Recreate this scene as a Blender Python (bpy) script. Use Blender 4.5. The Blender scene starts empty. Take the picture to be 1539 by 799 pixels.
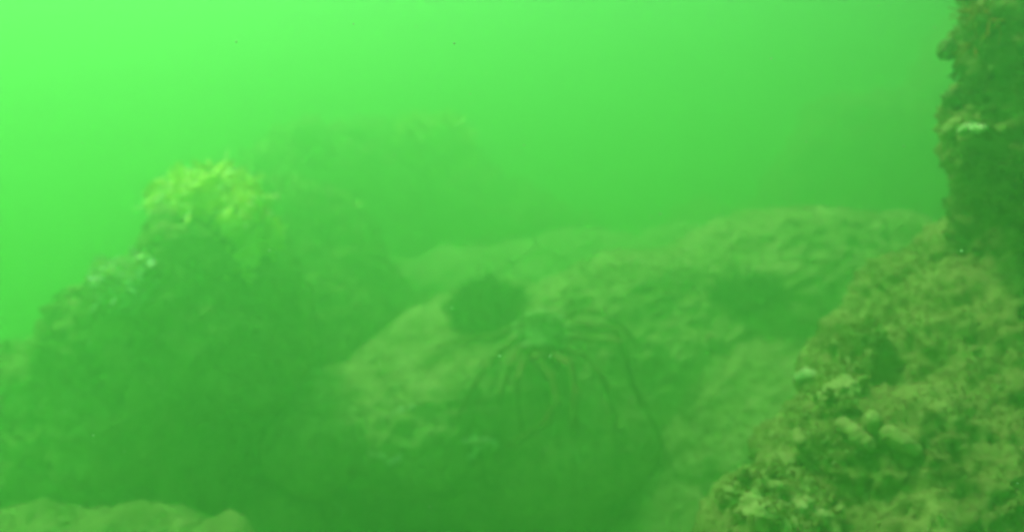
import bpy, bmesh, math, random
import numpy as np
from mathutils import Vector, Matrix, Euler
from mathutils.bvhtree import BVHTree

rnd = random.Random(7)
S = bpy.context.scene
COL = S.collection
R = math.radians

# ------------------------------------------------------------------ camera
LENS, PITCH = 28.0, -8.0
cam = bpy.data.cameras.new("camera")
cam.lens = LENS
cam.sensor_width = 36
cam.clip_start = 0.02
cam.clip_end = 200
cam.dof.use_dof = True
cam.dof.focus_distance = 0.5
cam.dof.aperture_fstop = 4.8
camo = bpy.data.objects.new("camera", cam)
camo.rotation_euler = (R(90 + PITCH), 0, 0)
COL.objects.link(camo)
S.camera = camo

# ------------------------------------------------------------------ light
SUN_EL, SUN_AZ = 64.0, -58.0   # azimuth measured from +Y, negative = left
w = bpy.data.worlds.new("World")
S.world = w
w.use_nodes = True
nt = w.node_tree
sky = nt.nodes.new("ShaderNodeTexSky")
sky.sky_type = 'NISHITA'
sky.sun_disc = False
sky.sun_elevation = R(SUN_EL)
sky.sun_rotation = R(SUN_AZ)
nt.links.new(sky.outputs[0], nt.nodes["Background"].inputs[0])
nt.nodes["Background"].inputs[1].default_value = 0.12
sl = bpy.data.lights.new("sun", 'SUN')
sl.energy = 5.0
sl.angle = R(12)
sl.color = (0.80, 1.0, 0.62)
so = bpy.data.objects.new("sun", sl)
d = Vector((math.sin(R(SUN_AZ)) * math.cos(R(SUN_EL)), math.cos(R(SUN_AZ)) * math.cos(R(SUN_EL)), math.sin(R(SUN_EL))))
so.rotation_euler = d.to_track_quat('Z', 'Y').to_euler()
COL.objects.link(so)
S.view_settings.view_transform = 'Standard'
S.view_settings.look = 'None'
S.view_settings.gamma = 1
S.view_settings.exposure = 1.1
S.cycles.volume_bounces = 10
S.cycles.max_bounces = 14
S.cycles.diffuse_bounces = 3
S.cycles.use_denoising = True

# ------------------------------------------------------------------ helpers
CA, SA = math.cos(R(PITCH)), math.sin(R(PITCH))
def P(px, py, dep):
    """point seen at photo pixel (1539x799) at depth dep metres"""
    k = 36.0 / LENS / 1539 * dep
    x, z = (px - 769.5) * k, -(py - 399.5) * k
    return Vector((x, dep * CA - z * SA, dep * SA + z * CA))

def tag(o, label=None, cat=None, group=None, kind=None):
    for k, v in (("label", label), ("category", cat), ("group", group), ("kind", kind)):
        if v: o[k] = v
    return o

_rs = np.random.RandomState(5)
_perm = np.concatenate([_rs.permutation(256)] * 3)
_grad = _rs.normal(size=(256, 3)); _grad /= np.linalg.norm(_grad, axis=1)[:, None]
def pnoise(p):
    i = np.floor(p).astype(int); f = p - i; i &= 255
    u = f * f * f * (f * (f * 6 - 15) + 10)
    out = 0
    for a in (0, 1):
        wx = u[:, 0] if a else 1 - u[:, 0]
        for b in (0, 1):
            wy = u[:, 1] if b else 1 - u[:, 1]
            for c in (0, 1):
                wz = u[:, 2] if c else 1 - u[:, 2]
                h = _perm[_perm[_perm[i[:, 0] + a] + i[:, 1] + b] + i[:, 2] + c]
                g = _grad[h]
                out = out + wx * wy * wz * (g[:, 0] * (f[:, 0] - a) + g[:, 1] * (f[:, 1] - b) + g[:, 2] * (f[:, 2] - c))
    return out * 1.6
def fbm(p, freq, octs=3, gain=0.5):
    s, a = 0, 1.0
    for k in range(octs):
        s = s + a * pnoise(p * freq + 17.3 * k + 100)
        freq *= 2.05; a *= gain
    return s
def ridged(p, freq, octs=3):
    s, a = 0, 1.0
    for k in range(octs):
        s = s + a * (0.4 - np.abs(pnoise(p * freq + 31.7 * k + 100)) * 1.6)
        freq *= 2.1; a *= 0.55
    return s

def co_get(me):
    a = np.empty(len(me.vertices) * 3, dtype=np.float32); me.vertices.foreach_get("co", a); return a.reshape(-1, 3).astype(float)
def no_get(me):
    a = np.empty(len(me.vertices) * 3, dtype=np.float32); me.vertices.foreach_get("normal", a); return a.reshape(-1, 3).astype(float)
def co_set(me, c):
    me.vertices.foreach_set("co", c.astype(np.float32).ravel()); me.update()

def smooth(me):
    me.polygons.foreach_set("use_smooth", [True] * len(me.polygons)); me.update()

def link(name, me, m, parent=None, shade=True):
    o = bpy.data.objects.new(name, me); COL.objects.link(o)
    if m: me.materials.clear(); me.materials.append(m)
    if parent: o.parent = parent
    if shade: smooth(me)
    return o

def fuse(bm, voxel):
    """overlapping shells -> one closed skin"""
    me = bpy.data.meshes.new("tmp"); bm.to_mesh(me); bm.free()
    o = bpy.data.objects.new("tmp", me); COL.objects.link(o)
    md = o.modifiers.new("r", 'REMESH'); md.mode = 'VOXEL'; md.voxel_size = voxel
    sm = o.modifiers.new("s", 'SMOOTH'); sm.iterations = 3; sm.factor = 0.5
    dg = bpy.context.evaluated_depsgraph_get()
    out = bpy.data.meshes.new_from_object(o.evaluated_get(dg))
    bpy.data.objects.remove(o); bpy.data.meshes.remove(me)
    return out

def ell(bm, c, r, rot=(0, 0, 0), sub=4):
    M = Matrix.Translation(c) @ Euler([R(a) for a in rot]).to_matrix().to_4x4() @ Matrix.Diagonal((r[0], r[1], r[2], 1))
    bmesh.ops.create_icosphere(bm, subdivisions=sub, radius=1, matrix=M)

def tube(bm, pts, rad, n=10, caps=True):
    """tapered tube through pts"""
    pts = [Vector(p) for p in pts]
    rings = []
    for i, p in enumerate(pts):
        t = (pts[min(i + 1, len(pts) - 1)] - pts[max(i - 1, 0)]).normalized()
        a = t.cross(Vector((0, 0, 1)) if abs(t.z) < .9 else Vector((1, 0, 0))).normalized(); b = t.cross(a)
        rings.append([bm.verts.new(p + (a * math.cos(k * 2 * math.pi / n) + b * math.sin(k * 2 * math.pi / n)) * rad[i]) for k in range(n)])
    for i in range(len(rings) - 1):
        for k in range(n):
            bm.faces.new((rings[i][k], rings[i][(k + 1) % n], rings[i + 1][(k + 1) % n], rings[i + 1][k]))
    if caps:
        bm.faces.new(rings[0][::-1]); bm.faces.new(rings[-1])

# ------------------------------------------------------------------ materials
def mat(name, cols, scale=6, rough=0.85, bump=0.4, bscale=40, bdist=0.01, detail_cols=None, seed=0):
    """cols: list of (pos,(r,g,b)) on a noise ramp, detail_cols overlaid by finer noise"""
    m = bpy.data.materials.new(name); m.use_nodes = True
    n = m.node_tree; bs = n.nodes["Principled BSDF"]
    bs.inputs["Roughness"].default_value = rough
    bs.inputs["Specular IOR Level"].default_value = 0.15
    tc = n.nodes.new("ShaderNodeTexCoord")
    mp = n.nodes.new("ShaderNodeMapping"); mp.inputs["Location"].default_value = (seed, seed * 1.7, -seed)
    n.links.new(tc.outputs["Object"], mp.inputs[0])
    def noise(sc, det, rg, dist=0.0):
        t = n.nodes.new("ShaderNodeTexNoise")
        t.inputs["Scale"].default_value = sc; t.inputs["Detail"].default_value = det
        t.inputs["Roughness"].default_value = rg; t.inputs["Distortion"].default_value = dist
        n.links.new(mp.outputs[0], t.inputs["Vector"]); return t
    def ramp(src, cs):
        r = n.nodes.new("ShaderNodeValToRGB"); e = r.color_ramp.elements
        while len(e) < len(cs): e.new(0.5)
        for q, (p, c) in zip(e, cs): q.position = p; q.color = (*c, 1)
        n.links.new(src, r.inputs[0]); return r
    base = ramp(noise(scale, 6, .6, .4).outputs[0], cols).outputs[0]
    if detail_cols:
        fac = ramp(noise(scale * 4.3, 5, .65, .6).outputs[0], [(.50, (0, 0, 0)), (.62, (1, 1, 1))]).outputs[0]
        other = ramp(noise(scale * 9, 4, .6).outputs[0], detail_cols).outputs[0]
        mx = n.nodes.new("ShaderNodeMix"); mx.data_type = 'RGBA'
        n.links.new(fac, mx.inputs[0]); n.links.new(base, mx.inputs[6]); n.links.new(other, mx.inputs[7])
        base = mx.outputs[2]
    n.links.new(base, bs.inputs["Base Color"])
    if bump:
        b = n.nodes.new("ShaderNodeBump"); b.inputs["Strength"].default_value = bump; b.inputs["Distance"].default_value = bdist
        n.links.new(noise(bscale, 7, .7).outputs[0], b.inputs["Height"])
        n.links.new(b.outputs[0], bs.inputs["Normal"])
    return m

M = {
 'silt': mat('silt_crust', [(.35, (.34, .36, .2)), (.65, (.6, .6, .4))], 26, bump=.6, bscale=120, bdist=.004, seed=11),
 'rock': mat('silted_rock', [(.33, (.13, .12, .045)), (.46, (.36, .32, .15)), (.62, (.60, .52, .29))], 7, bump=.9, bscale=55, bdist=.012, detail_cols=[(.3, (.13, .12, .05)), (.7, (.64, .56, .34))]),
 'far': mat('algae_rock', [(.33, (.11, .11, .04)), (.48, (.30, .27, .12)), (.68, (.52, .46, .24))], 6, bump=.9, bscale=40, bdist=.015, detail_cols=[(.3, (.07, .07, .03)), (.7, (.5, .44, .24))], seed=4),
 'near': mat('encrusted_rock', [(.33, (.15, .13, .045)), (.5, (.29, .25, .10)), (.68, (.44, .38, .17))], 9, bump=1.0, bscale=120, bdist=.008,
             detail_cols=[(.3, (.16, .13, .05)), (.55, (.33, .26, .12)), (.75, (.50, .44, .23))], seed=9),
 'near_turf': mat('brown_turf', [(.3, (.20, .16, .06)), (.7, (.48, .40, .18))], 30, bump=0, seed=19),
 'crust': mat('lumpy_crust', [(.35, (.24, .20, .09)), (.5, (.38, .33, .15)), (.66, (.52, .46, .24))], 28, bump=1.0, bscale=160, bdist=.006, seed=23),
 'silt_turf': mat('pale_turf', [(.3, (.30, .27, .12)), (.7, (.58, .52, .3))], 30, bump=0, seed=20),
 'wall': mat('wall_rock', [(.33, (.07, .06, .02)), (.48, (.24, .20, .08)), (.66, (.46, .38, .17))], 10, bump=1.0, bscale=90,
             detail_cols=[(.3, (.06, .05, .02)), (.6, (.24, .12, .06)), (.75, (.42, .38, .2))], seed=3),
 'sand': mat('pale_silt', [(.3, (.30, .27, .14)), (.7, (.60, .54, .32))], 4, bump=.6, seed=2),
 'yellow': mat('yellow_sponge', [(.3, (.80, .74, .18)), (.5, (.90, .84, .30)), (.7, (.92, .90, .50))], 14, bump=.7, bscale=60, seed=5),
 'pale': mat('pale_growth', [(.3, (.4, .44, .3)), (.7, (.75, .76, .6))], 20, bump=.4, bscale=90, seed=6),
 'squirt': mat('cream_sponge', [(.3, (.20, .17, .07)), (.7, (.40, .34, .17))], 30, bump=.8, bscale=140, bdist=.003, seed=8),
 'dark': mat('dark_weed_shade', [(.3, (.07, .08, .035)), (.7, (.17, .17, .08))], 20, seed=1),
 'red': mat('red_weed', [(.3, (.25, .05, .02)), (.7, (.45, .13, .05))], 30, bump=0, seed=1),
 'crab': mat('crab_shell', [(.3, (.07, .04, .02)), (.5, (.19, .095, .045)), (.7, (.32, .22, .12))], 24, rough=.6, bump=.6, bscale=150, bdist=.003, seed=7),
 'shell': mat('shell_white', [(.3, (.6, .6, .5)), (.7, (.8, .8, .7))], 40, rough=.5, seed=7),
 'eye': mat('crab_eye', [(.4, (.01, .01, .01)), (.6, (.02, .02, .02))], 10, rough=.2, bump=0),
}

for _k in ('yellow', 'pale'):
    _b = M[_k].node_tree.nodes["Principled BSDF"]
    _b.inputs["Subsurface Weight"].default_value = .8
    _b.inputs["Subsurface Radius"].default_value = (.05, .05, .02)
    _b.inputs["Subsurface Scale"].default_value = 1.0

# ------------------------------------------------------------------ rocks
def rock(name, blobs, voxel, m, label, cat='rock', big=.10, mid=.04, small=.015, fine=.006, f0=1.6, kind=None, seed=0):
    bm = bmesh.new()
    for b in blobs:
        px, py, dep, rx, ry, rz = b[:6]
        ell(bm, P(px, py, dep), (rx, ry, rz), b[6] if len(b) > 6 else (0, 0, 0))
    me = fuse(bm, voxel)
    c, nn = co_get(me), no_get(me); q = c + seed * 3.1
    c = c + nn * (big * fbm(q, f0, 2) )[:, None]
    co_set(me, c); nn = no_get(me); q = c + seed * 3.1
    dsp = mid * (.6 * fbm(q, f0 * 3.3, 2) + .35 * ridged(q, f0 * 5, 2)) + small * fbm(q, f0 * 12, 3, .6)
    c = c + nn * dsp[:, None]
    co_set(me, c); nn = no_get(me)
    dsp = fine * (ridged(c, f0 * 40, 2) + fbm(c, f0 * 28, 2))
    c = c + nn * dsp[:, None]
    co_set(me, c)
    o = link(name, me, m)
    tag(o, label, cat, kind=kind)
    return o

def bvh(o):
    me = o.data
    return BVHTree.FromPolygons([v.co for v in me.vertices], [p.vertices for p in me.polygons])

def hit(tree, px, py):
    dd = P(px, py, 1).normalized()
    loc, nor, _, _ = tree.ray_cast(Vector((0, 0, 0)), dd)
    return (loc, nor)

# seabed
def seabed():
    n = 260
    t = np.linspace(-1, 1, n); s = np.sign(t) * (np.abs(t) ** 2.2) * 30
    X, Y = np.meshgrid(s, s + 3.0)
    p = np.stack([X.ravel(), Y.ravel(), np.zeros(n * n)], 1)
    z = -2.0 + .22 * fbm(p, .35, 3) + .05 * fbm(p, 2.2, 3)
    z += np.exp(-((p[:, 0] + 3) ** 2 + (p[:, 1] - 6) ** 2) / 8) * .5
    p[:, 2] = z
    f = [(j * n + i, j * n + i + 1, (j + 1) * n + i + 1, (j + 1) * n + i) for j in range(n - 1) for i in range(n - 1)]
    me = bpy.data.meshes.new("seabed"); me.from_pydata(p.tolist(), [], f)
    return tag(link("seabed", me, M['sand']), kind='structure')
seabed()

boulder = rock('boulder', [
    (800, 630, 2.85, .62, .5, .36, (0, -8, 0)),
    (735, 595, 2.82, .45, .5, .38, (0, -12, 0)),
    (655, 600, 2.65, .40, .42, .27, (0, -16, 0)),
    (510, 625, 2.52, .22, .30, .16, (0, -30, 0)),
    (1180, 500, 3.1, .66, .6, .50, (0, -5, 0)),
    (1300, 520, 3.1, .50, .5, .50, (0, 0, 0)),
    (960, 560, 2.95, .55, .5, .42, (0, -12, 0)),
    (700, 800, 2.95, .50, .45, .35),
    (820, 980, 3.3, .95, .6, .85),
    (620, 960, 3.0, .35, .4, .5),
    (505, 830, 2.75, .24, .35, .34),
    (400, 920, 2.75, .30, .35, .36),
    (1160, 650, 2.72, .50, .55, .38, (0, -6, 0)),
    (1050, 800, 2.6, .32, .4, .32),
    (1120, 900, 3.05, .7, .6, .75),
], .0105, M['rock'], 'large silt-covered boulder in the middle under the long-legged crab', big=.08, mid=.015, small=.012, fine=.006, seed=1)

ridge = rock('rock_ridge', [
    (340, 478, 2.372, 0.228, 0.327, 0.4),
    (270, 590, 2.331, 0.212, 0.286, 0.433),
    (190, 640, 2.29, 0.18, 0.286, 0.4),
    (25, 765, 2.331, 0.425, 0.368, 0.507),
    (370, 600, 2.75, 0.18, 0.34, 0.46),
    (530, 540, 3.243, 0.338, 0.376, 0.47),
    (440, 455, 3.431, 0.432, 0.423, 0.526),
    (620, 620, 3.478, 0.47, 0.423, 0.526),
    (240, 950, 2.679, 0.658, 0.45, 0.654),
    (-300, 900, 2.781, 0.9, 0.572, 0.572),
], .0125, M['far'], 'hazy rock ridge on the left topped with ragged bright yellow growth', mid=.045, small=.03, fine=.009, seed=2)

saddle = rock('silty_slope', [
    (560, 600, 4.4, .80, .7, .80, (0, 0, 0)),
    (720, 600, 4.6, .90, .7, .88),
    (900, 610, 4.8, .90, .7, 1.04),
    (1060, 600, 4.9, .90, .7, 1.10),
    (760, 1000, 4.5, 1.8, .7, 1.2),
], .022, M['sand'], 'pale silty slope between the left ridge and the boulder, dissolving into haze', big=.08, mid=.03, small=.03, fine=.01, seed=14)

peak = rock('rock_peak', [
    (500, 440, 4.815, 0.663, 0.535, 0.899),
    (565, 520, 5.911, 1.074, 0.967, 1.666, (0, 0, 0)),
    (690, 560, 6.126, 1.397, 0.967, 1.612, (0, 22, 0)),
    (860, 600, 6.878, 1.504, 0.86, 1.397, (0, 25, 0)),
    (400, 500, 5.589, 0.86, 0.645, 1.182, (0, -12, 0)),
    (700, 950, 6.448, 3.009, 1.074, 2.042),
], .04, M['far'], 'faint pointed rock rising behind the left ridge, almost lost in the green water', big=.22, mid=.14, small=.07, fine=.015, f0=1.1, seed=12)

far_rock = rock('rock_outcrop', [
    (1330, 440, 6.201, 1.221, 0.846, 1.457),
    (1150, 480, 6.389, 1.034, 0.846, 0.986),
    (1700, 300, 5.826, 1.785, 1.128, 1.879),
    (1250, 900, 6.201, 2.443, 1.128, 1.785),
], .05, M['far'], 'faint distant outcrop behind the right half of the boulder, beside the dark wall', big=.2, mid=.12, small=.05, fine=.01, f0=1, seed=3)

near = rock('foreground_rock', [
    (1500, 740, 1.28, .32, .30, .37),
    (1400, 830, 1.08, .24, .20, .24),
    (1180, 840, 1.02, .085, .12, .105),
    (1240, 740, 1.12, .075, .10, .10),
    (1275, 590, 1.27, .085, .12, .13),
    (1345, 480, 1.42, .10, .12, .10, (0, -20, 0)),
    (1440, 405, 1.50, .12, .10, .085, (0, -20, 0)),
    (1530, 430, 1.45, .12, .12, .10),
    (1480, 1300, 1.3, .45, .4, .75),
    (1250, 1150, 1.2, .22, .25, .35),
], .0065, M['near'], 'near olive-brown rock covered in lumpy growth at lower right', big=.035, mid=.018, small=.009, fine=.0024, f0=5, seed=4)

wall = rock('rock_wall', [
    (1660, 30, 1.07, .155, .20, .18),
    (1628, 120, 1.10, .13, .20, .12),
    (1634, 215, 1.12, .155, .20, .14),
    (1650, 300, 1.25, .17, .25, .20),
    (1700, -160, 1.25, .25, .3, .2),
    (1850, 200, 1.6, .3, .5, .5),
], .0065, M['wall'], 'dark overgrown rock wall rising out of frame at upper right', big=.035, mid=.02, small=.014, fine=.004, f0=5.5, seed=5)

unseen_shade_rock = rock('unseen_shade_rock', [  # unseen overhang out of frame, added to shade the right side
    (1700, -420, 1.75, .45, .9, .21, (0, 8, 0)),
    (1750, -420, 2.7, .82, 1.0, .41, (0, 8, 0)),
    (2450, 100, 2.2, .82, 1.4, 1.07),
    (2600, 900, 2.2, .82, 1.2, 1.31),
], .03, M['wall'], None, None, big=.06, mid=.04, small=.02, fine=.005, f0=3, seed=15, kind='structure')

ledge = rock('rock_ledge', [
    (205, 868, 1.8, .25, .22, .145, (0, 3, 0)),
    (30, 915, 1.75, .25, .25, .20),
    (150, 1250, 1.85, .5, .4, .6),
], .009, M['far'], 'low flat-topped rock ledge along the bottom left corner', big=.03, mid=.012, small=.008, fine=.003, f0=4, seed=6)

cobble = rock('rounded_rock', [
    (335, 828, 1.72, .072, .09, .07),
    (320, 1150, 1.85, .16, .15, .45),
], .006, M['far'], 'small rounded rock at the right end of the low ledge', big=.012, mid=.006, small=.005, fine=.002, f0=8, seed=7)

step = rock('sloping_rock', [
    (400, 800, 2.35, .16, .22, .17, (0, -20, 0)),
    (420, 1100, 2.45, .3, .3, .5),
], .01, M['far'], 'brownish sloping rock between the low ledge and the big boulder', big=.04, mid=.02, small=.01, fine=.003, f0=4, seed=8)

T_b, T_r, T_n, T_w, T_p = bvh(boulder), bvh(ridge), bvh(near), bvh(wall), bvh(peak)

# ------------------------------------------------------------------ haze
bm = bmesh.new()
bmesh.ops.create_cube(bm, size=1, matrix=Matrix.Translation((0, 3, -.55)) @ Matrix.Diagonal((62, 62, 5.7, 1)))
me = bpy.data.meshes.new("haze"); bm.to_mesh(me); bm.free()
hm = bpy.data.materials.new("green_water"); hm.use_nodes = True
n = hm.node_tree; n.nodes.remove(n.nodes["Principled BSDF"])
pv = n.nodes.new("ShaderNodeVolumePrincipled")
pv.inputs["Color"].default_value = (.385, .80, .385, 1)
pv.inputs["Absorption Color"].default_value = (0, 0, 0, 1)
pv.inputs["Density"].default_value = 0.52
pv.inputs["Anisotropy"].default_value = 0.7
n.links.new(pv.outputs[0], n.nodes["Material Output"].inputs["Volume"])
haze = link("haze", me, hm, shade=False); haze["kind"] = "stuff"
#ITEMS

# ------------------------------------------------------------------ growth on the rocks
def frame_of(nor):
    a = nor.cross(Vector((0, 1, .3))).normalized()
    return a, nor.cross(a)

def turf(name, src, count, lo, hi, m, thresh, freq, blades=7, seed=0, box=None, keep=None):
    """short bushy turf on a rock: one mass of blades, denser in patches"""
    me = src.data; rs = np.random.RandomState(seed + 11); rr = random.Random(seed)
    nP = len(me.polygons)
    cen = np.empty(nP * 3, np.float32); me.polygons.foreach_get("center", cen); cen = cen.reshape(-1, 3).astype(float)
    nor = np.empty(nP * 3, np.float32); me.polygons.foreach_get("normal", nor); nor = nor.reshape(-1, 3).astype(float)
    view = -(cen * nor).sum(1) / np.linalg.norm(cen, axis=1)
    dep = cen[:, 1] * CA + cen[:, 2] * SA
    k = 36 / LENS / 1539
    px = 769.5 + cen[:, 0] / (k * dep); py = 399.5 - (cen[:, 2] * CA - cen[:, 1] * SA) / (k * dep)
    ok = (view > -.35) & (dep > .3) & (px > -250) & (px < 1790) & (py > -200) & (py < 1000)
    ok &= (fbm(cen + seed, freq, 3) > thresh)
    idx = np.nonzero(ok)[0]
    if not len(idx): return
    pick = rs.choice(idx, count)
    V, F = [], []
    for i in pick:
        c, nn = Vector(cen[i]), Vector(nor[i])
        a, b = frame_of(nn)
        h = rr.uniform(lo, hi)
        for j in range(blades):
            an = rr.uniform(0, 6.28); sp = rr.uniform(.2, 1.0)
            out = (a * math.cos(an) + b * math.sin(an))
            side = nn.cross(out).normalized() * h * rr.uniform(.10, .22)
            base = c + out * h * .12 - nn * h * .12
            midp = base + nn * h * .55 + out * h * sp * .35
            tip = base + nn * h * rr.uniform(.75, 1.1) + out * h * sp * .8
            q = len(V)
            V += [base - side * .6, base + side * .6, midp + side, midp - side, tip]
            F += [(q, q + 1, q + 2, q + 3), (q + 3, q + 2, q + 4)]
    t = bpy.data.meshes.new(name); t.from_pydata([v[:] for v in V], [], F)
    return tag(link(name, t, m), kind='stuff')

def keep_largest(me):
    bm = bmesh.new(); bm.from_mesh(me); bm.verts.ensure_lookup_table()
    seen, best = set(), []
    for v in bm.verts:
        if v in seen: continue
        st, grp = [v], []; seen.add(v)
        while st:
            x = st.pop(); grp.append(x)
            for e in x.link_edges:
                y = e.other_vert(x)
                if y not in seen: seen.add(y); st.append(y)
        if len(grp) > len(best): best = grp
    b = set(best)
    bmesh.ops.delete(bm, geom=[v for v in bm.verts if v not in b], context='VERTS')
    bm.to_mesh(me); bm.free()
    return me

def lump(name, parts, voxel, m, label, cat, disp=.006, f=30, group=None, smo=0.0):
    """parts: list of (Vector centre, (rx,ry,rz)) fused and roughened"""
    bm = bmesh.new()
    for c, r, rot in parts: ell(bm, c, r, rot, 3)
    me = keep_largest(fuse(bm, voxel))
    c, nn = co_get(me), no_get(me)
    c = c + nn * (disp * (fbm(c, f, 3, .6) * 1.2 + ridged(c, f * .7, 2)))[:, None]
    co_set(me, c)
    return tag(link(name, me, m), label, cat, group)

# yellow growth on the ridge crest
def growth(path, r0, m, label, cat, seed, lift=.3, voxel=.007, disp=.008, f=22, tree=None, dep0=2.35):
    rr = random.Random(seed); parts = []; core = []
    for px, py, s in path:
        h, nn = hit(tree or T_r, px, py)
        if h is None: h, nn = P(px, py, dep0), Vector((0, -.6, .8))
        core.append((h + nn * r0 * .2, nn, s))
        for k in range(11):
            o = Vector([rr.uniform(-1, 1) for _ in range(3)]) * r0 * s * .95
            o -= nn * max(0, -o.dot(nn)) 
            r = r0 * s * rr.uniform(.22, .52)
            parts.append((h + nn * r0 * lift * s * .4 + o + Vector((0, 0, .014)), (r, r * rr.uniform(.5, .9), r * rr.uniform(.4, .8)), (rr.uniform(-40, 40), rr.uniform(-40, 40), 0)))
        parts.append((h, (r0 * s * .9, r0 * s * .8, r0 * s * .6), (0, 0, 0)))
    for (p, n1, s1), (q2, n2, s2) in zip(core, core[1:]):
        if (p - q2).length < .25:
            parts.append(((p + q2) / 2 - n1 * r0 * .2, (r0 * .6,) * 3, (0, 0, 0)))
    o = lump('sponge', parts, voxel, m, label, cat, disp, f)
    V, F = [], []
    for p in list(o.data.polygons)[::max(1, len(o.data.polygons) // 420)]:
        c, nn = p.center, p.normal
        a, b = frame_of(nn); an = rr.uniform(0, 6.28); l = rr.uniform(.2, .6) * r0
        sd = (a * math.cos(an) + b * math.sin(an)) * l * .45; q = len(V)
        t = c + nn * l + Vector([rr.uniform(-.5, .5) * l for _ in range(3)])
        V += [c - sd - nn * .002, c + sd - nn * .002, t + sd * .7, t - sd * .8]; F.append((q, q + 1, q + 2, q + 3))
    e = bpy.data.meshes.new('frill'); e.from_pydata([v[:] for v in V], [], F)
    link('frill', e, m, o)
    return o
growth([(238, 308, .8), (262, 300, .9), (285, 292, 1), (305, 284, 1.1), (328, 280, 1.2), (350, 286, 1.1), (364, 302, 1), (374, 320, .9),
        (285, 308, 1), (308, 306, 1), (330, 306, 1), (345, 330, .8), (352, 318, .9), (368, 342, .7), (390, 350, .6), (412, 350, .55), (432, 350, .45), (376, 366, .5), (372, 384, .5), (360, 400, .45), (392, 362, .6), (345, 350, .5)],
       .056, M['yellow'], 'ragged bright yellow sponge crowning the left ridge', 'sponge', 3)
growth([(176, 420, .9), (184, 432, 1), (170, 442, .7), (192, 448, .8), (198, 458, .6), (180, 436, 1)], .050, M['pale'],
       'small pale sponge low on the left flank of the ridge', 'sponge', 8)
growth([(640, 205, 1), (660, 215, 1.1), (680, 228, .9)], .13, M['yellow'],
       'faint blurred yellow sponge near the top of the far pointed rock', 'sponge', 9, tree=T_p, dep0=5)

# cream knobs and fingers on the foreground rock
def knob(pts, m, label, lean=.0, rough=.0012, cat='sponge', tree=None, grp=None):
    """finger or knob: (px,py,radius px) from its root outward, standing off the rock"""
    tree = tree or T_n
    parts = []
    n = len(pts)
    for i, (px, py, rp) in enumerate(pts):
        h, nn = hit(tree, px, py)
        if h is None: continue
        dep = h.y * CA + h.z * SA
        r = rp * 36 / LENS / 1539 * dep
        pos = P(px, py, dep - r * (.35 + lean * i))
        parts.append((pos, (r, r, r), (0, 0, 0)))
    full = []
    for i, p in enumerate(parts):
        full.append(p)
        if i:
            for t in (.33, .66):
                a, b = parts[i - 1], p
                rr = a[1][0] * (1 - t) + b[1][0] * t
                full.append((a[0].lerp(b[0], t), (rr, rr, rr), (0, 0, 0)))
    return lump('sponge', full, .0022, m, label, cat, rough, 120, group=grp)
knob([(1305, 668, 12), (1288, 654, 13), (1268, 638, 12)], M['squirt'], 'cream finger sponge leaning left, left of a pair on the foreground rock', .5)
knob([(1316, 645, 11), (1312, 630, 13)], M['squirt'], 'round cream knob sponge between two finger sponges on the foreground rock', .3)
knob([(1375, 676, 11), (1356, 664, 15), (1336, 652, 15)], M['squirt'], 'thick cream finger sponge leaning right of the round knob', .3)
knob([(1203, 664, 9), (1199, 652, 10)], M['squirt'], 'small brownish knob at the left edge of the foreground rock, upper of two', .3)
knob([(1188, 694, 12), (1176, 686, 9)], M['squirt'], 'low brownish lump at the left edge of the foreground rock, below a smaller knob', .2)
knob([(1228, 566, 8), (1213, 562, 10), (1200, 568, 7)], M['silt'], 'pale oval blob sticking out left from the upper foreground rock', .5)
knob([(1450, 352, 13), (1441, 338, 14), (1430, 350, 9)], M['squirt'], 'pale knob standing on the very top of the foreground rock', .2, .002)

def crust(path, r, label, seed, m):
    rr = random.Random(seed); parts = []; last = None
    for px, py in path:
        h, nn = hit(T_n, px, py)
        if h is None: continue
        parts.append((h - nn * r * .3, (r, r, r * .8), (0, 0, 0)))
        if last and (last - h).length < .12:
            for t in (.33, .66): parts.append((last.lerp(h, t) - nn * r * .2, (r * .9,) * 3, (0, 0, 0)))
        last = h
        for k in range(9):
            q = r * rr.uniform(.2, .5); o = Vector([rr.uniform(-1, 1) for _ in range(3)]) * r * .8
            parts.append((h + nn * r * .25 + o, (q, q * rr.uniform(.6, 1), q * rr.uniform(.6, 1)), (rr.uniform(0, 90), 0, 0)))
    o = lump('crust', parts, .0036, m, label, 'crust', .006, 40)
    turf('crust_turf', o, 1500, .003, .007, M['near_turf'], -.2, 12, 7, seed)
    return o
crust([(1108, 745), (1130, 730), (1155, 722), (1180, 722), (1205, 735), (1185, 752), (1150, 752), (1125, 768), (1160, 780), (1200, 775), (1230, 760), (1190, 740), (1240, 790)], .022,
      'bushy brownish crust over the low left corner of the foreground rock', 31, M['crust'])
crust([(1318, 440), (1302, 470), (1290, 500), (1275, 530), (1262, 560), (1250, 590), (1262, 610), (1280, 580), (1300, 540), (1310, 500)], .020,
      'lumpy olive crust running down the upper left edge of the foreground rock', 32, M['crust'])

# pale and rusty growth on the wall
knob([(1446, 196, 7), (1462, 190, 9), (1478, 194, 6)], M['silt'], 'pale streak of growth on the dark rock wall', .3, .002, tree=T_w)
knob([(1425, 200, 9), (1438, 188, 12)], M['squirt'], 'brownish lump at the outer edge of the dark wall beside the pale streak', .3, .002, tree=T_w)
knob([(1424, 75, 14), (1428, 90, 12)], M['dark'], 'dark lump jutting left from the rock wall, upper of two', .2, .003, tree=T_w)
knob([(1424, 140, 15), (1432, 150, 14)], M['dark'], 'dark lump jutting left from the rock wall, lower of two', .2, .003, tree=T_w)

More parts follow.
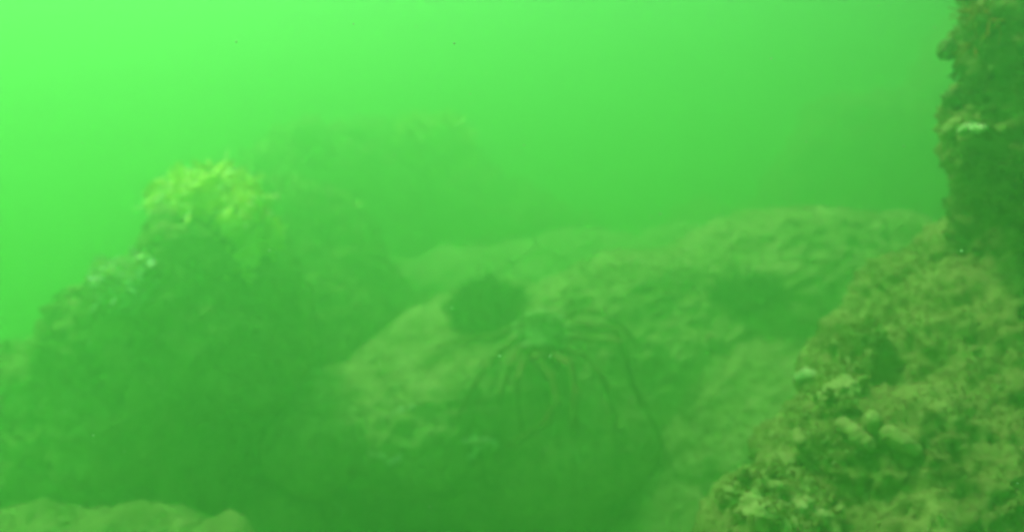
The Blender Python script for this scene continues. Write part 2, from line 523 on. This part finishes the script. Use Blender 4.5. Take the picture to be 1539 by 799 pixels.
def strands(name, tree, spots, m, label, cat, length=.04, rad=.0016):
    bm = bmesh.new(); rr = random.Random(4)
    for px, py, n in spots:
        h, nn = hit(tree, px, py)
        if h is None: continue
        for k in range(n):
            dr = (nn + Vector([rr.uniform(-.9, .9) for _ in range(3)])).normalized()
            pts = [h - nn * .004]; 
            for s in range(5):
                pts.append(pts[-1] + dr * length * rr.uniform(.14, .26)); dr = (dr + Vector([rr.uniform(-.5, .5) for _ in range(3)])).normalized()
            tube(bm, pts, [rad * (1 - .13 * s) for s in range(6)], 5)
    me = bpy.data.meshes.new(name); bm.to_mesh(me); bm.free()
    return tag(link(name, me, m), label, cat)
strands('red_seaweed', T_w, [(1478, 14, 14), (1466, 24, 8), (1490, 30, 8), (1462, 66, 6)], M['red'], 'rust-red wisps of seaweed near the top of the rock wall', 'seaweed')

# dark bushy weed and a shade patch on the boulder
def weed(spots, length, nstr, m, label, seed, width=.004, flat=.6, name='weed_shade_tuft'):
    rr = random.Random(seed); V, F = [], []
    for px, py in spots:
        h, nn = hit(T_b, px, py)
        if h is None: continue
        for k in range(nstr):
            dr = (nn * flat + Vector([rr.uniform(-1, 1) for _ in range(3)])).normalized()
            if dr.dot(nn) < 0: dr = dr - nn * dr.dot(nn) * 1.6
            p = h - nn * .01 + Vector([rr.uniform(-.02, .02) for _ in range(3)])
            side = dr.cross(Vector([rr.uniform(-1, 1) for _ in range(3)])).normalized() * width * rr.uniform(.6, 1.2)
            q = len(V); nseg = 6; ln = length * rr.uniform(.5, 1.5)
            for s in range(nseg + 1):
                wd = 1 - (s / nseg) ** 2 * .8
                V += [p - side * wd, p + side * wd]
                dr = (dr + Vector([rr.uniform(-.8, .8) for _ in range(3)])).normalized()
                p = p + dr * ln / nseg
            for s in range(nseg):
                F.append((q + 2 * s, q + 2 * s + 1, q + 2 * s + 3, q + 2 * s + 2))
    me = bpy.data.meshes.new(name); me.from_pydata([v[:] for v in V], [], F)
    return tag(link(name, me, m), label, 'seaweed')
weed([(735, 470), (715, 475), (755, 470), (730, 490), (750, 488), (738, 450), (712, 452), (725, 462), (748, 462), (735, 440), (700, 470), (765, 455), (720, 500)], .085, 420, M['dark'], 'dark rounded bush of weed on the boulder top, just left of the crab', 1)
weed([(1080, 440), (1100, 430), (1120, 455), (1150, 435), (1130, 425), (1165, 440), (1110, 445), (1145, 450)], .06, 160, M['dark'], 'low dark patch of strands in place of a shaded hollow on the right part of the boulder top', 2)  # dark strands stand in for the shade of a hollow here

# pale scraps on the boulder's shaded front
def scrap(pts, r, m, label, cat, f=40, tree=None, name='coral_scrap', disp=.003, lift=.5):
    rr = random.Random(int(pts[0][0])); parts = []
    for px, py in pts:
        h, nn = hit(tree or T_b, px, py)
        if h is None: continue
        q = r * rr.uniform(.6, 1.1)
        p = h + nn * q * lift
        if parts:
            b = parts[-1][0]
            for t in (.25, .5, .75): parts.insert(0, (b.lerp(p, t), (r * .5, r * .5, r * .4), (0, 0, 0)))
        parts.append((p, (q * rr.uniform(.8, 1.5), q * .8, q * rr.uniform(.4, .8)), (0, rr.uniform(-30, 30), 0)))
    return lump(name, parts, .0035, m, label, cat, disp, f)
scrap([(700, 664), (714, 660), (728, 662), (742, 668), (718, 674), (706, 682)], .020, M['pale'], 'pale tattered clump on the dark front of the boulder below the crab', 'coral', disp=.007, f=25)
scrap([(560, 683), (570, 684), (580, 686)], .009, M['pale'], 'thin pale sliver lying left of the tattered clump', 'shell fragment')
scrap([(588, 694), (596, 690), (602, 684)], .013, M['pale'], 'pale chip just right of the thin sliver on the dark boulder front', 'shell fragment')
scrap([(863, 678), (868, 686), (871, 693)], .0075, M['shell'], 'small narrow white shell on the dark boulder front, right of the crab claw', 'shell')
scrap([(495, 742), (505, 756), (512, 768)], .012, M['pale'], 'faint pale scrap low on the left of the boulder front', 'shell fragment')
scrap([(590, 625), (606, 618), (618, 612)], .014, M['pale'], 'pale crust patch where the left boulder top turns into shade', 'crust')
scrap([(455, 560), (468, 558), (480, 561)], .012, M['pale'], 'pale flake on the left shoulder of the boulder', 'shell fragment')
scrap([(1244, 303), (1252, 306)], .014, M['pale'], 'pale knob on the crest at the right of the boulder top', 'sponge')
scrap([(1018, 324), (1030, 322), (1042, 320)], .014, M['pale'], 'pale crust on the crest in the middle of the boulder top', 'crust')

# turf
turf('algae_turf', near, 4500, .003, .006, M['near_turf'], -.15, 9, 8, 1)
turf('pale_turf', near, 2500, .003, .006, M['silt_turf'], .15, 7, 8, 2)
turf('wall_turf', wall, 4500, .006, .016, M['wall'], -.1, 6, 8, 3)
turf('boulder_turf', boulder, 6000, .005, .011, M['silt_turf'], .15, 4, 8, 4)
turf('ridge_turf', ridge, 9000, .010, .028, M['far'], -.1, 2.2, 7, 5)
turf('ledge_turf', ledge, 1200, .004, .010, M['silt_turf'], .0, 5, 7, 6)

# ------------------------------------------------------------------ spider crab
def crab():
    hb, nb = hit(T_b, 812, 512)
    def at(px, py, off):
        h, nn = hit(T_b, px, py)
        dep = (h.y * CA + h.z * SA) if h is not None else bd
        return P(px, py, dep - off)
    bd = hb.y * CA + hb.z * SA
    bc = P(812, 497, bd - .05)
    bm = bmesh.new()
    # carapace: pear-shaped, snout pointing down the slope towards the viewer
    ell(bm, bc, (.072, .070, .060), (25, 0, 0))
    ell(bm, P(812, 518, bd - .085), (.056, .05, .045), (25, 0, 0))
    ell(bm, P(812, 536, bd - .115), (.032, .035, .026), (25, 0, 0))
    for s in (-1, 1):
        tube(bm, [P(812 + s * 5, 540, bd - .13), P(812 + s * 9, 553, bd - .155)], [.008, .003], 8)
    for k in range(34):                                    # spines and bumps on the back
        rr = random.Random(k); a = rr.uniform(0, 6.28); e = rr.uniform(.1, 1.3)
        dd = Vector((math.cos(a) * math.cos(e), -math.sin(e) * .5 - .3, math.sin(a) * math.cos(e) * .8 + .35)).normalized()
        p = bc + Vector((dd.x * .070, dd.y * .068, dd.z * .06))
        tube(bm, [p - dd * .006, p + dd * rr.uniform(.006, .014)], [.007, .003], 6)
    def leg(pts, r0, r1):
        n = len(pts); q = []
        for i, p in enumerate(pts):
            q.append(at(*p) if not isinstance(p, Vector) else p)
        # refine and taper; joints a touch thicker
        P3, Rr = [], []
        for i in range(n - 1):
            for t in (0, .25, .5, .75):
                P3.append(q[i].lerp(q[i + 1], t)); u = (i + t) / (n - 1)
                Rr.append((r0 * (1 - u) + r1 * u) * (1.18 if t == 0 else .92 if t == .5 else 1))
        P3.append(q[-1]); Rr.append(r1 * .7)
        tube(bm, P3, Rr, 10)
    # walking legs: root at the body edge, raised knee, tip on the rock
    B = lambda x, y, o: P(x, y, bd - o)
    leg([B(835, 482, .05), (868, 467, .11), (905, 470, .12), (938, 492, .08), (962, 522, .0)], .0105, .0045)
    leg([B(840, 494, .06), (880, 488, .14), (928, 496, .15), (950, 575, .10), (985, 640, .06), (1011, 706, .0)], .0125, .0055)
    leg([B(842, 508, .07), (885, 509, .16), (936, 514, .17), (945, 560, .11), (962, 612, .0)], .0115, .005)
    leg([B(838, 522, .08), (880, 534, .18), (906, 568, .16), (920, 610, .09), (926, 648, .0)], .0105, .0045)
    leg([B(786, 484, .05), (745, 505, .10), (700, 508, .09), (655, 522, .0)], .0105, .0045)
    leg([B(784, 500, .06), (742, 538, .13), (712, 580, .08), (687, 628, .0)], .0115, .005)
    leg([B(786, 515, .07), (766, 552, .15), (757, 580, .1), (752, 606, .0)], .010, .0045)
    leg([B(790, 526, .08), (778, 570, .17), (780, 612, .12), (785, 650, .02)], .0095, .004)
    # claw arms
    leg([B(826, 530, .10), B(858, 548, .20), B(866, 590, .24), B(862, 622, .24)], .013, .011)
    for dx in (-4, 6):
        tube(bm, [B(862, 620, .24), B(862 + dx, 642, .245), B(864 + dx * .3, 660, .25)], [.009, .006, .002], 8)
    leg([B(802, 532, .10), B(832, 570, .21), B(838, 604, .24), B(820, 634, .24), B(790, 656, .22)], .012, .010)
    for dy in (-5, 5):
        tube(bm, [B(792, 655, .22), B(774, 664 + dy, .215), B(758, 672 + dy * .2, .21)], [.008, .0055, .002], 8)
    me = fuse(bm, .0024)
    c, nn = co_get(me), no_get(me)
    co_set(me, c + nn * (.0016 * fbm(c, 90, 3) + .0025 * fbm(c, 28, 2))[:, None])
    o = link('spider_crab', me, M['crab'])
    me.materials.append(M['silt'])
    cb = Vector(bc)
    for f in me.polygons:
        v = f.center - cb
        if v.length < .088 and f.normal.dot(Vector((0, -.45, .9))) > -.1: f.material_index = 1
    tag(o, 'long-legged brown crab straddling the boulder, legs spread over its edge', 'crab')
    for s in (-1, 1):
        bm = bmesh.new(); ell(bm, P(812 + s * 13, 541, bd - .142), (.0055, .0055, .0055), sub=2)
        tube(bm, [P(812 + s * 9, 538, bd - .125), P(812 + s * 13, 541, bd - .142)], [.003, .003], 6)
        e = bpy.data.meshes.new('eye'); bm.to_mesh(e); bm.free()
        link('eye', e, M['eye'], o)
    # weedy growth carried on its back
    rr = random.Random(12); V, F = [], []
    for k in range(900):
        a = rr.uniform(0, 6.28); z = rr.uniform(.1, 1)
        dd = Vector((math.cos(a) * math.sqrt(1 - z * z), -.55 * z - .1, math.sin(a) * math.sqrt(1 - z * z) * .7 + z * .7)).normalized()
        p = bc + Vector((dd.x * .070, dd.y * .068, dd.z * .058)); sd = dd.cross(Vector((rr.uniform(-1, 1), rr.uniform(-1, 1), rr.uniform(-1, 1)))).normalized() * .003
        l = rr.uniform(.004, .011); q = len(V)
        tip = p + dd * l + Vector([rr.uniform(-.5, .5) * l for _ in range(3)])
        V += [p - sd, p + sd, p.lerp(tip, .6) + sd, p.lerp(tip, .6) - sd, tip]; F += [(q, q + 1, q + 2, q + 3), (q + 3, q + 2, q + 4)]
    e = bpy.data.meshes.new('algae_fuzz'); e.from_pydata([v[:] for v in V], [], F)
    link('algae_fuzz', e, M['silt'], o)
    return o
crab()

# ------------------------------------------------------------------ drifting specks
bm = bmesh.new(); rr = random.Random(21)
for k in range(420):
    dep = rr.uniform(.5, 3.2)
    bmesh.ops.create_icosphere(bm, subdivisions=1, radius=rr.uniform(.0005, .0016) * (.5 + dep * .5),
        matrix=Matrix.Translation(P(rr.uniform(-200, 1740), rr.uniform(-200, 1000), dep)) @ Matrix.Diagonal((1, rr.uniform(.5, 1), rr.uniform(.4, 1), 1)))
me = bpy.data.meshes.new('drifting_specks'); bm.to_mesh(me); bm.free()
tag(link('drifting_specks', me, M['shell']), kind='stuff')
